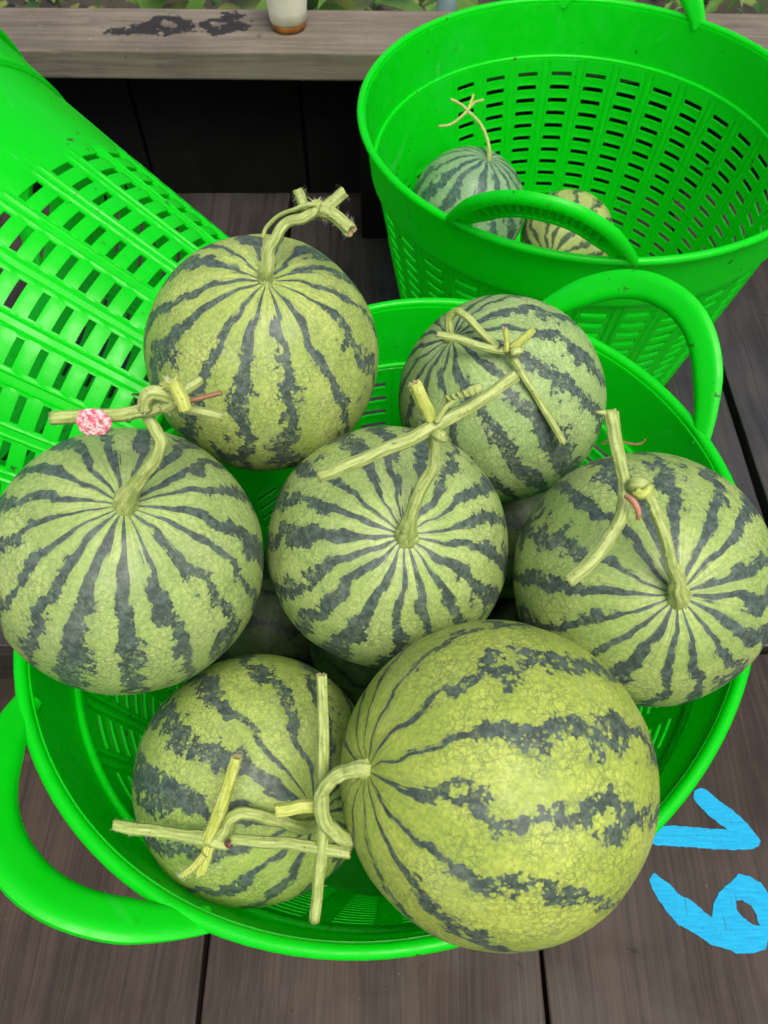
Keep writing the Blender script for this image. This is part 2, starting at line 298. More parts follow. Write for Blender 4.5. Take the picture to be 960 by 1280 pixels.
# ------------------------------------------------------------------ measured layout (metres)
MELON_DATA = {'back_left': {'c': (-0.0937, 0.4289, 0.4631),
               'r': 0.0895,
               'ax': (0.1583, -0.1456, 0.9766),
               'st': [('stem', 'pale',
                       [(-0.0811, 0.4173, 0.5407, 0.0099), (-0.0801, 0.4172, 0.5466, 0.009), (-0.0789, 0.4158, 0.5552, 0.0072), (-0.0755, 0.4204, 0.5678, 0.0054),
                        (-0.0696, 0.4259, 0.5773, 0.005), (-0.0624, 0.4299, 0.5835, 0.0048), (-0.0528, 0.4304, 0.5862, 0.0046), (-0.0466, 0.433, 0.5879, 0.0046),
                        (-0.0447, 0.4391, 0.5894, 0.0046), (-0.0424, 0.443, 0.5872, 0.0046)]),
                      ('vine', 'pale',
                       [(-0.0486, 0.4439, 0.583, 0.0045), (-0.041, 0.4413, 0.5849, 0.006), (-0.0313, 0.4347, 0.5842, 0.006), (-0.0212, 0.4234, 0.5817, 0.006)]),
                      ('vine', 'pale', [(-0.041, 0.4413, 0.5837, 0.0055), (-0.0341, 0.4444, 0.5881, 0.0055), (-0.0256, 0.4483, 0.593, 0.005)]),
                      ('vine', 'pale', [(-0.0517, 0.4382, 0.5865, 0.004), (-0.0535, 0.4421, 0.5914, 0.0045), (-0.0559, 0.446, 0.5963, 0.0042)]),
                      ('tendril', 'pale',
                       [(-0.0437, 0.4351, 0.5928, 0.0022), (-0.0487, 0.4334, 0.5941, 0.0022), (-0.0567, 0.4338, 0.5908, 0.002), (-0.0681, 0.4373, 0.5835, 0.002),
                        (-0.0774, 0.4363, 0.5757, 0.002), (-0.0809, 0.4313, 0.5701, 0.0018)])]},
 'left': {'c': (-0.1728, 0.258, 0.4427),
          'r': 0.09,
          'ax': (0.2468, -0.1232, 0.9612),
          'st': [('stem', 'pale',
                  [(-0.1531, 0.2481, 0.5196, 0.01155), (-0.1531, 0.2486, 0.5232, 0.0105), (-0.147, 0.2477, 0.5346, 0.0085), (-0.1383, 0.2489, 0.5472, 0.006),
                   (-0.1287, 0.2513, 0.5583, 0.005), (-0.1216, 0.2558, 0.5684, 0.0046), (-0.1215, 0.2607, 0.574, 0.0044), (-0.1259, 0.2662, 0.5788, 0.0044),
                   (-0.1267, 0.2693, 0.5843, 0.0044), (-0.1229, 0.2717, 0.5906, 0.0044)]),
                 ('vine', 'pale',
                  [(-0.1105, 0.2751, 0.5881, 0.005), (-0.1172, 0.2716, 0.5882, 0.006), (-0.1251, 0.2674, 0.5879, 0.0052), (-0.1441, 0.2649, 0.5863, 0.0049),
                   (-0.1772, 0.2648, 0.5838, 0.0049)]),
                 ('vine', 'pale',
                  [(-0.1255, 0.2648, 0.5909, 0.0046), (-0.123, 0.2677, 0.5976, 0.0054), (-0.1164, 0.2695, 0.5988, 0.0056), (-0.1108, 0.269, 0.5937, 0.0052),
                   (-0.1162, 0.2681, 0.5883, 0.005)]),
                 ('vine', 'pale', [(-0.1156, 0.2733, 0.5869, 0.0045), (-0.1037, 0.2727, 0.5817, 0.0038), (-0.0886, 0.2733, 0.575, 0.0032)]),
                 ('vine', 'pale', [(-0.1133, 0.273, 0.5891, 0.004), (-0.1049, 0.2794, 0.5909, 0.0038), (-0.0981, 0.285, 0.5922, 0.0032)]),
                 ('vine', 'bright',
                  [(-0.1139, 0.2726, 0.6008, 0.004), (-0.1071, 0.2671, 0.6068, 0.0046), (-0.1028, 0.2597, 0.6067, 0.0046), (-0.1005, 0.2552, 0.6014, 0.0044)]),
                 ('twig', 'brown', [(-0.1076, 0.2686, 0.591, 0.002), (-0.0967, 0.2727, 0.5913, 0.0019), (-0.0861, 0.2762, 0.5912, 0.0018)]),
                 ('twig', 'dark', [(-0.1271, 0.2792, 0.586, 0.0012), (-0.1368, 0.2809, 0.5847, 0.0008)])]},
 'centre': {'c': (0.003, 0.2926, 0.402),
            'r': 0.09,
            'ax': (0.1191, -0.4333, 0.8933),
            'st': [('stem', 'pale',
                    [(0.0125, 0.2579, 0.4735, 0.01155), (0.0134, 0.2546, 0.4759, 0.0105), (0.0146, 0.254, 0.4886, 0.0085), (0.0163, 0.2563, 0.5008, 0.006),
                     (0.0214, 0.2642, 0.5155, 0.0052), (0.0287, 0.2722, 0.5291, 0.005), (0.0298, 0.2784, 0.5391, 0.0048), (0.0286, 0.2826, 0.5466, 0.0046),
                     (0.0271, 0.2857, 0.5509, 0.0044)]),
                   ('vine', 'pale',
                    [(-0.0374, 0.2552, 0.5431, 0.0046), (-0.0182, 0.2605, 0.5489, 0.005), (0.0091, 0.2704, 0.5553, 0.0052), (0.0295, 0.2788, 0.5608, 0.0056),
                     (0.0547, 0.2919, 0.5669, 0.0052), (0.0759, 0.3065, 0.5716, 0.0048)]),
                   ('vine', 'bright',
                    [(0.0287, 0.28, 0.5592, 0.0046), (0.0234, 0.2845, 0.5693, 0.0052), (0.0196, 0.2886, 0.5767, 0.0054), (0.0168, 0.2918, 0.5823, 0.005)]),
                   ('tendril', 'pale',
                    [(0.0291, 0.2764, 0.5664, 0.0024), (0.0355, 0.2817, 0.5746, 0.0022), (0.0442, 0.2855, 0.5795, 0.0026), (0.0489, 0.2863, 0.5812, 0.004),
                     (0.0529, 0.2882, 0.5824, 0.0036)]),
                   ('coil', 'pale', [(0.0514, 0.286, 0.5822, 0.0012), (0.0331, 0.2833, 0.578, 0.0012)]),
                   ('knot', 'pale', [(0.0296, 0.2708, 0.5628, 0.0044), (0.0311, 0.2682, 0.5646, 0.0048), (0.0334, 0.2674, 0.5641, 0.0036)])]},
 'back_right': {'c': (0.1014, 0.4481, 0.3897),
                'r': 0.089,
                'ax': (-0.5536, 0.0214, 0.8325),
                'st': [('stem', 'pale',
                        [(0.0577, 0.4498, 0.4555, 0.00715), (0.0525, 0.4508, 0.4596, 0.0065), (0.0516, 0.4498, 0.4709, 0.005), (0.0511, 0.4532, 0.4802, 0.0044),
                         (0.0561, 0.4528, 0.4871, 0.0042), (0.0631, 0.4461, 0.4875, 0.004), (0.073, 0.4339, 0.4844, 0.004), (0.0846, 0.4218, 0.4813, 0.004),
                         (0.0928, 0.4163, 0.4801, 0.004)]),
                       ('vine', 'pale',
                        [(0.0399, 0.4289, 0.4859, 0.0036), (0.0572, 0.4244, 0.4854, 0.0042), (0.075, 0.4179, 0.4835, 0.0042), (0.0921, 0.414, 0.4833, 0.0046)]),
                       ('vine', 'pale',
                        [(0.0933, 0.4135, 0.483, 0.004), (0.1017, 0.4024, 0.4758, 0.0038), (0.1179, 0.3853, 0.4576, 0.0038), (0.1383, 0.3657, 0.4329, 0.0038)]),
                       ('vine', 'bright', [(0.0918, 0.412, 0.4845, 0.0034), (0.0906, 0.4166, 0.4922, 0.003), (0.0888, 0.4211, 0.4999, 0.0026)]),
                       ('vine', 'bright', [(0.0951, 0.4131, 0.4875, 0.004), (0.1015, 0.4151, 0.4936, 0.0042), (0.1095, 0.4186, 0.5007, 0.0036)]),
                       ('knot', 'pale', [(0.095, 0.4077, 0.4888, 0.0046), (0.0978, 0.407, 0.4895, 0.0052), (0.1009, 0.4077, 0.4888, 0.0038)]),
                       ('twig', 'dark', [(0.0869, 0.4134, 0.4913, 0.0022), (0.0858, 0.4121, 0.4893, 0.0016)])]},
 'right': {'c': (0.1818, 0.2583, 0.4167),
           'r': 0.0892,
           'ax': (-0.0759, -0.5699, 0.8182),
           'st': [('stem', 'pale',
                   [(0.1758, 0.2132, 0.4815, 0.011), (0.1769, 0.2078, 0.4827, 0.01), (0.1731, 0.2076, 0.4957, 0.0076), (0.1695, 0.2106, 0.506, 0.0054),
                    (0.1636, 0.2154, 0.5163, 0.005), (0.1599, 0.2205, 0.5256, 0.0048), (0.1562, 0.2252, 0.5334, 0.0046), (0.1511, 0.2315, 0.5411, 0.0042),
                    (0.1477, 0.236, 0.5464, 0.0038), (0.1448, 0.2402, 0.5503, 0.004)]),
                  ('vine', 'pale',
                   [(0.1311, 0.2906, 0.558, 0.006), (0.1316, 0.2756, 0.5554, 0.005), (0.1323, 0.2581, 0.5536, 0.0048), (0.1325, 0.2408, 0.5519, 0.005),
                    (0.13, 0.2283, 0.5485, 0.005), (0.1241, 0.2177, 0.544, 0.0048), (0.115, 0.2072, 0.5372, 0.005), (0.1003, 0.1964, 0.5278, 0.0052)]),
                  ('knot', 'pale', [(0.1345, 0.2381, 0.5573, 0.005), (0.1363, 0.238, 0.562, 0.0056), (0.1388, 0.2365, 0.561, 0.0046)]),
                  ('knot', 'bright', [(0.1348, 0.2325, 0.5608, 0.0034), (0.1379, 0.2307, 0.562, 0.0034), (0.1413, 0.2332, 0.5636, 0.0032)]),
                  ('tendril', 'pink',
                   [(0.1296, 0.2311, 0.5599, 0.0022), (0.1322, 0.226, 0.5613, 0.0024), (0.1347, 0.2217, 0.5586, 0.0022), (0.1349, 0.2196, 0.5548, 0.0014)]),
                  ('twig', 'pale', [(0.1325, 0.2906, 0.558, 0.0034), (0.1275, 0.2899, 0.5588, 0.0024), (0.1215, 0.289, 0.5605, 0.0012)]),
                  ('tendril', 'brown',
                   [(0.135, 0.2948, 0.5226, 0.0009), (0.14, 0.2946, 0.5284, 0.0009), (0.1482, 0.2895, 0.531, 0.0009), (0.1555, 0.2891, 0.5308, 0.0009),
                    (0.1583, 0.2903, 0.5339, 0.0007)])]},
 'low': {'c': (-0.095, 0.1478, 0.3116),
         'r': 0.0885,
         'ax': (0.5886, -0.4509, 0.6709),
         'st': [('stem', 'pale',
                 [(-0.0488, 0.1124, 0.3642, 0.0088), (-0.0413, 0.1056, 0.3623, 0.008), (-0.0473, 0.0993, 0.3749, 0.006), (-0.058, 0.0981, 0.3861, 0.0056),
                  (-0.0719, 0.1007, 0.3972, 0.0054), (-0.086, 0.1023, 0.4031, 0.0052), (-0.0935, 0.0994, 0.4036, 0.0052), (-0.0978, 0.0924, 0.3966, 0.0052),
                  (-0.1057, 0.0874, 0.391, 0.0056)]),
                ('vine', 'pale',
                 [(-0.1692, 0.0981, 0.3885, 0.0048), (-0.1494, 0.0948, 0.3911, 0.005), (-0.1259, 0.0915, 0.3937, 0.0052), (-0.1072, 0.0883, 0.394, 0.006),
                  (-0.0967, 0.0865, 0.3881, 0.0048)]),
                ('vine', 'bright',
                 [(-0.1082, 0.0875, 0.3983, 0.0048), (-0.1025, 0.0949, 0.4078, 0.0052), (-0.0945, 0.1089, 0.424, 0.0052), (-0.0866, 0.1256, 0.4421, 0.0044)]),
                ('vine', 'bright', [(-0.1072, 0.0858, 0.3924, 0.0046), (-0.1101, 0.078, 0.3873, 0.005), (-0.1131, 0.0717, 0.3808, 0.0046)]),
                ('vine', 'bright', [(-0.1092, 0.0802, 0.3935, 0.0034), (-0.116, 0.074, 0.3895, 0.0032), (-0.1243, 0.0694, 0.3841, 0.0026)]),
                ('bead', 'maroon', [(-0.0951, 0.0855, 0.3993, 0.0024), (-0.094, 0.0849, 0.4002, 0.003), (-0.0932, 0.0843, 0.3985, 0.0022)])]},
 'front': {'c': (0.0674, 0.1196, 0.422),
           'r': 0.0938,
           'ax': (-0.8491, -0.0937, 0.5198),
           'st': [('stem', 'pale',
                   [(-0.0038, 0.1117, 0.4656, 0.0088), (-0.0084, 0.1122, 0.4669, 0.008), (-0.0131, 0.1108, 0.4708, 0.0064), (-0.0193, 0.1106, 0.4683, 0.0056),
                    (-0.0265, 0.1089, 0.4648, 0.0054), (-0.0329, 0.1041, 0.4581, 0.0054), (-0.0354, 0.0973, 0.4501, 0.0056), (-0.0334, 0.09, 0.4418, 0.006),
                    (-0.0274, 0.085, 0.4325, 0.006), (-0.0185, 0.0834, 0.4244, 0.0056)]),
                  ('vine', 'pale',
                   [(-0.0356, 0.1611, 0.482, 0.0042), (-0.0348, 0.1399, 0.4658, 0.0046), (-0.0351, 0.1176, 0.4478, 0.0048), (-0.0353, 0.0951, 0.4296, 0.0048),
                    (-0.037, 0.0743, 0.4113, 0.0048), (-0.0413, 0.045, 0.3851, 0.0046)]),
                  ('vine', 'pale',
                   [(-0.091, 0.0864, 0.4072, 0.0044), (-0.0665, 0.0841, 0.4105, 0.0048), (-0.0423, 0.0812, 0.4146, 0.0048), (-0.0196, 0.0775, 0.4158, 0.0048)]),
                  ('vine', 'bright', [(-0.0359, 0.1, 0.4375, 0.005), (-0.0459, 0.0982, 0.4376, 0.0052), (-0.0623, 0.0965, 0.4376, 0.005)])]},
 'far_dark': {'c': (0.1261, 1.0188, 0.1725),
              'r': 0.0865,
              'ax': (0.2722, 0.0499, 0.9609),
              'st': [('stem', 'pale',
                      [(0.1469, 1.0226, 0.246, 0.0055), (0.1502, 1.024, 0.2514, 0.005), (0.1491, 1.0299, 0.2648, 0.0034), (0.1443, 1.0442, 0.2765, 0.003),
                       (0.134, 1.0595, 0.2864, 0.003), (0.1227, 1.069, 0.2926, 0.003), (0.1159, 1.0718, 0.2944, 0.003)]),
                     ('vine', 'pale',
                      [(0.1181, 1.0718, 0.2944, 0.003), (0.1041, 1.0575, 0.2899, 0.0026), (0.0926, 1.0498, 0.2873, 0.0026), (0.0765, 1.0441, 0.2883, 0.0022)]),
                     ('vine', 'pale', [(0.1204, 1.0709, 0.2938, 0.003), (0.1073, 1.0745, 0.3033, 0.0028), (0.0934, 1.0762, 0.3092, 0.0026)]),
                     ('vine', 'bright', [(0.1181, 1.0699, 0.2932, 0.0028), (0.1225, 1.0784, 0.3011, 0.0026), (0.1268, 1.0878, 0.3096, 0.0022)]),
                     ('vine', 'pale', [(0.1181, 1.0728, 0.2951, 0.0026), (0.1293, 1.0803, 0.3023, 0.0028), (0.1415, 1.0812, 0.3053, 0.0024)])]},
 'far_pale': {'c': (0.2835, 1.0075, 0.1294),
              'r': 0.071,
              'ax': (-0.4982, -0.8503, 0.1697),
              'st': [('stem', 'pale',
                      [(0.2531, 0.9556, 0.1398, 0.0055), (0.249, 0.9464, 0.1362, 0.005), (0.2469, 0.9462, 0.148, 0.004), (0.242, 0.9472, 0.1558, 0.0034)])]}}
HIDDEN_R = 0.084
HIDDEN = [(0.1595, 0.3211, 0.09), (0.1267, 0.4436, 0.1999), (0.0028, 0.4694, 0.09), (-0.1337, 0.3716, 0.09), (-0.0961, 0.208, 0.09), (0.0081, 0.318, 0.1624), (0.0693, 0.1795, 0.09)]
SEVEN = [(0.2783, 0.1547), (0.2815, 0.1727), (0.3007, 0.1719), (0.3252, 0.1711), (0.3512, 0.1694), (0.3778, 0.1669), (0.3641, 0.1794), (0.3526, 0.1912), (0.3477, 0.2015), (0.3501, 0.2084), (0.3581, 0.2119), (0.3647, 0.2093), (0.3756, 0.198), (0.3889, 0.187), (0.4008, 0.1744), (0.4074, 0.1628), (0.4109, 0.1563), (0.4076, 0.1506), (0.3981, 0.1474), (0.3635, 0.1474), (0.3294, 0.1498), (0.2969, 0.1522)]
SIX_OUT = [(0.2824, 0.1167), (0.288, 0.1237), (0.2912, 0.1229), (0.2954, 0.1182), (0.303, 0.1136), (0.3111, 0.1037), (0.323, 0.0969), (0.3327, 0.088), (0.3411, 0.0813), (0.3449, 0.0939), (0.3533, 0.1045), (0.3656, 0.1136), (0.379, 0.1229), (0.3896, 0.1213), (0.3997, 0.1144), (0.4067, 0.1029), (0.4055, 0.0865), (0.3988, 0.0682), (0.3882, 0.0532), (0.3725, 0.0489), (0.3581, 0.0497), (0.3455, 0.0546), (0.3339, 0.0574), (0.3197, 0.0667), (0.305, 0.0747), (0.295, 0.0865), (0.2882, 0.0984), (0.2847, 0.1067)]
SIX_IN = [(0.3691, 0.0969), (0.3768, 0.0977), (0.384, 0.0932), (0.3875, 0.0843), (0.388, 0.074), (0.3818, 0.0754), (0.3726, 0.0813), (0.3678, 0.0887)]
PINK = (-0.1516, 0.2579, 0.5888)
PINK_FAR = (0.2182, 0.9532, 0.1454)


# ------------------------------------------------------------------ floor
def plank(parent, name, x0, x1, y0, y1, mat, zt=0.0, th=.03):
    me = box_mesh(name, x0, x1, y0, y1, zt - th, zt, .0022, 2)
    cx, cy = (x0 + x1) / 2, (y0 + y1) / 2
    bm = bmesh.new(); bm.from_mesh(me)
    bmesh.ops.subdivide_edges(bm, edges=[e for e in bm.edges if abs(e.verts[0].co.y - e.verts[1].co.y) > .2], cuts=40, use_grid_fill=True)
    for v in bm.verts:
        s_ = 1 if v.co.x > cx else -1
        v.co.x += s_ * (.0011 * mnoise.noise(Vector((v.co.y * 9, x0 * 7 + s_, 0))) + .0006 * mnoise.noise(Vector((v.co.y * 60, x0 * 7 + s_, 2))) - .0004)
    bm.to_mesh(me); bm.free()
    me.transform(Matrix.Translation((-cx, -cy, 0)))
    return link(name, me, mat, parent, (cx, cy, 0))
floor = tag(empty('floor'), kind='structure')
for x0, x1 in ((-.452, -.1835), (-.1795, .1585), (.1620, .498), (.502, .84)):
    plank(floor, 'plank', x0, x1, -.75, .374, FLOOR_FRONT, th=.032)
for x0, x1 in ((-1.24, -.893), (-.884, -.536), (-.527, -.18), (-.171, .176), (.185, .528), (.540, .885), (.895, 1.24)):
    plank(floor, 'plank', x0, x1, .384, 1.312, FLOOR_BACK, th=.032)
link('joist', box_mesh('joist', -1.24, 1.24, .386, .44, -.12, -.034, .003), FLOOR_BACK, floor)
link('joist', box_mesh('joist', -.44, .84, -.1, -.04, -.12, -.034, .003), FLOOR_FRONT, floor)
link('joist', box_mesh('joist', -.44, .84, .30, .36, -.12, -.034, .003), FLOOR_FRONT, floor)
SOIL = simple('dark_soil', (.030, .022, .015), .9, (.05, .04, .022), 9)
g = mesh('ground', [(-30, -30, -.6), (30, -30, -.6), (30, 40, -.6), (-30, 40, -.6)], [(0, 1, 2, 3)], False)
tag(link('ground', g, SOIL), kind='structure')
# added near-black boarding, its colour standing in for deep shade under the beam
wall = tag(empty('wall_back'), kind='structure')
link('backing', box_mesh('backing', -1.4, 1.4, 1.338, 1.350, -.6, .246, .001), DARKWOOD, wall)  # unseen panel added to block light slits between the boards
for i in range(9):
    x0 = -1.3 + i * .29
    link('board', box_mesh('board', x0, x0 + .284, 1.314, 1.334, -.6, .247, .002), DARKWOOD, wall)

# beam on a short post
bp = empty('wooden_beam', (0, 1.31, .247))
BEAM = mat_wood('weathered_beam', (.105, .085, .062), (.24, .20, .152), along=(1.2, 26, 26), rough=(.6, .8), scratch=.2, spec=.3, seed=7.0,
                stains=[(-.345, .016, 0, .046, .032, .36), (-.385, .002, 0, .03, .02, .0), (-.418, -.006, 0, .032, .015, .1), (-.258, .014, 0, .040, .034, .36), (-.250, .050, 0, .018, .014, .0)])
bmw = box_mesh('timber', -1.5, 1.5, -.069, .069, 0, .043, .003, 2)
tb = link('timber', bmw, BEAM, bp); tb.rotation_euler = (0, 0, radians(-1.0))
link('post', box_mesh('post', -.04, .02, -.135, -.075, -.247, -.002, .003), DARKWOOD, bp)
tag(bp, 'grey weathered wooden beam with dark wet stains behind the baskets', 'beam')
# ------------------------------------------------------------------ blue paint
def flat_poly(name, outer, inner, mat, z=.0003, th=.0005):
    bm = bmesh.new()
    def wob(pts, amp):
        out = []
        for i, p in enumerate(pts):
            q = pts[(i + 1) % len(pts)]; k = max(2, int(math.dist(p, q) / .0025))
            for j in range(k):
                t = j / k; x = p[0] + (q[0] - p[0]) * t; y = p[1] + (q[1] - p[1]) * t
                w = mnoise.noise_vector(Vector((x * 160, y * 160, 1.7)))
                w2 = mnoise.noise_vector(Vector((x * 600, y * 600, 3.1)))
                out.append((x + w.x * amp + w2.x * amp * .5, y + w.y * amp + w2.y * amp * .5))
        return out
    edges = []
    for ring in [outer] + ([inner] if inner else []):
        vs_ = [bm.verts.new((x, y, z + th)) for x, y in wob(ring, .0011)]
        for i in range(len(vs_)): edges.append(bm.edges.new((vs_[i], vs_[(i + 1) % len(vs_)])))
    bmesh.ops.triangle_fill(bm, use_beauty=True, use_dissolve=False, edges=edges)
    for f in bm.faces:
        if f.normal.z < 0: f.normal_flip()
    ret = bmesh.ops.extrude_face_region(bm, geom=bm.faces[:])
    for v in ret['geom']:
        if isinstance(v, bmesh.types.BMVert): v.co.z = z
    bmesh.ops.recalc_face_normals(bm, faces=bm.faces[:])
    return bm_mesh(name, bm)
def mat_paint():
    m = NT('blue_paint'); co = m.coord('Object')
    br = m.noise(m.mapping(co, (40, 400, 1), rot=(0, 0, .6)), 1, 3)
    col = m.mix(m.mapr(br, .3, .7), (.006, .30, .56), (.012, .38, .64))
    grain = m.noise(m.mapping(co, (330, 16, 1)), 1, 3, .6)
    wear = m.math('MULTIPLY', m.mapr(grain, .60, .70), m.mapr(m.noise(co, 45, 3), .40, .62, .1, .9))
    spk = m.math('MULTIPLY', m.mapr(m.noise(co, 420, 2), .66, .72), .7)
    col = m.mix(m.math('MAXIMUM', wear, spk), col, (.045, .09, .12))
    m.set(Base_Color=col, Roughness=.75, Specular_IOR_Level=.25); m.bump(br, .3, .0006); return m.mat
PAINT = mat_paint()
tag(link('painted_numeral', flat_poly('painted_numeral', SEVEN, None, PAINT), PAINT), 'blue painted angular seven on the floor boards beside the basket', 'numeral')
tag(link('painted_numeral', flat_poly('painted_numeral', SIX_OUT, SIX_IN, PAINT), PAINT), 'blue painted looped six or nine nearest the lower right corner', 'numeral')

# ------------------------------------------------------------------ baskets
BR, BH, BANDZ = .288, .36, .288
NCOL, PITCH, SLOT = 32, .0188, .0064
def brad(z):
    if z >= BANDZ: return .2795 + (BR - .2795) * (z - BANDZ) / (BH - BANDZ)
    return .222 + (.2745 - .222) * z / BANDZ
ROWS = [(.2700 - i * PITCH) for i in range(14)]                     # top edge of each slot
def wall_mesh():
    zs = [.006]; rowof = {}
    for ztop in reversed(ROWS):
        zb = ztop - SLOT
        prev = zs[-1]
        zs.append((prev + zb) / 2); zs.append(zb); rowof[len(zs) - 1] = ROWS.index(ztop); zs.append(ztop)
    bar_mid = set(); 
    for i in range(1, len(zs)):
        pass
    zs += [.278, .2865, .2895, .305, .33, BH]
    us = [0.0, .06, .10, .145, .205, .40, .60, .795, .855, .90, .94]
    verts, faces = [], []
    nu = len(us)
    slot_z = set()
    for i in rowof: slot_z.add(i); slot_z.add(i + 1)
    for zi, z in enumerate(zs):
        for cI in range(NCOL):
            for ui, u in enumerate(us):
                a = (cI + u) / NCOL * 2 * pi
                r = brad(z)
                if z < BANDZ - .002 and zi > 0 and not (z > ROWS[4] - SLOT - .004 and 5 <= cI <= 10):
                    if ui in (2, 9): r += .0016                      # twin ridges on each upright
                    if (.17 <= u <= .83) and zi not in slot_z and z < ROWS[0] - .001: r += .0015
                verts.append((r * cos(a), r * sin(a), z))
    W = nu * NCOL
    for zi in range(len(zs) - 1):
        for cI in range(NCOL):
            for ui in range(nu):
                k = cI * nu + ui; k2 = (k + 1) % W
                if zi in rowof and 4 <= ui <= 6:
                    row = rowof[zi]
                    side = cI
                    plain = side in (5, 6, 7, 8, 9, 10) and row < 5         # smooth panel on two sides
                    if not plain: continue
                faces.append((zi * W + k, zi * W + k2, (zi + 1) * W + k2, (zi + 1) * W + k))
    # base with slots left closed
    base = len(verts)
    rings = [.19, .12, .05]
    prev = list(range(W))
    for r in rings:
        cur = []
        for k in range(W):
            x, y, _ = verts[k]; L = math.hypot(x, y); cur.append(len(verts)); verts.append((x / L * r, y / L * r, .006))
        for k in range(W): faces.append((prev[k], cur[k], cur[(k + 1) % W], prev[(k + 1) % W]))
        prev = cur
    c_ = len(verts); verts.append((0, 0, .006))
    for k in range(W): faces.append((prev[k], c_, prev[(k + 1) % W]))
    bm = bmesh.new(); bv = [bm.verts.new(v) for v in verts]
    for f in faces:
        try: bm.faces.new([bv[i] for i in f])
        except ValueError: pass
    loose = [v for v in bm.verts if not v.link_faces]; bmesh.ops.delete(bm, geom=loose, context='VERTS')
    bmesh.ops.recalc_face_normals(bm, faces=bm.faces[:])
    res = bmesh.ops.solidify(bm, geom=bm.faces[:], thickness=.0024)
    me = bm_mesh('wall', bm, True)
    me.set_sharp_from_angle(angle=radians(38))
    return me
def lathe(name, prof, seg=128, closed=True):
    verts, faces = [], []; n = len(prof)
    for i in range(seg):
        a = 2 * pi * i / seg
        for r, z in prof: verts.append((r * cos(a), r * sin(a), z))
    for i in range(seg):
        for j in range(n if closed else n - 1):
            a, b = i * n + j, i * n + (j + 1) % n; c, d = ((i + 1) % seg) * n + (j + 1) % n, ((i + 1) % seg) * n + j
            faces.append((a, d, c, b))
    me = mesh(name, verts, faces); return me
def sweep(name, frames, section, closed=False):
    """frames: (origin, n, b); section: list of (n, b) offsets forming a closed outline"""
    verts, faces = [], []; m_ = len(section)
    for fi, (o, n, b, sc) in enumerate(frames):
        for (p, q) in section: verts.append(o + n * p * sc + b * q * sc)
    for i in range(len(frames) - 1):
        for j in range(m_):
            faces.append((i * m_ + j, i * m_ + (j + 1) % m_, (i + 1) * m_ + (j + 1) % m_, (i + 1) * m_ + j))
    faces.append(tuple(range(m_))[::-1]); faces.append(tuple((len(frames) - 1) * m_ + j for j in range(m_)))
    return verts, faces
WALL = wall_mesh()
RIM = lathe('rim', [(BR + .0035 + .0046 * cos(t), BH + .0020 + .0044 * sin(t)) for t in [2 * pi * k / 14 for k in range(14)]])
LEDGE = lathe('ledge', [(.2785 - .0035 + .003 * cos(t), BANDZ + .002 + .0032 * sin(t)) for t in [2 * pi * k / 10 for k in range(10)]])
FOOT = lathe('foot_ring', [(.212 + .008 * cos(t), .004 + .004 * sin(t)) for t in [2 * pi * k / 8 for k in range(8)]], 96)

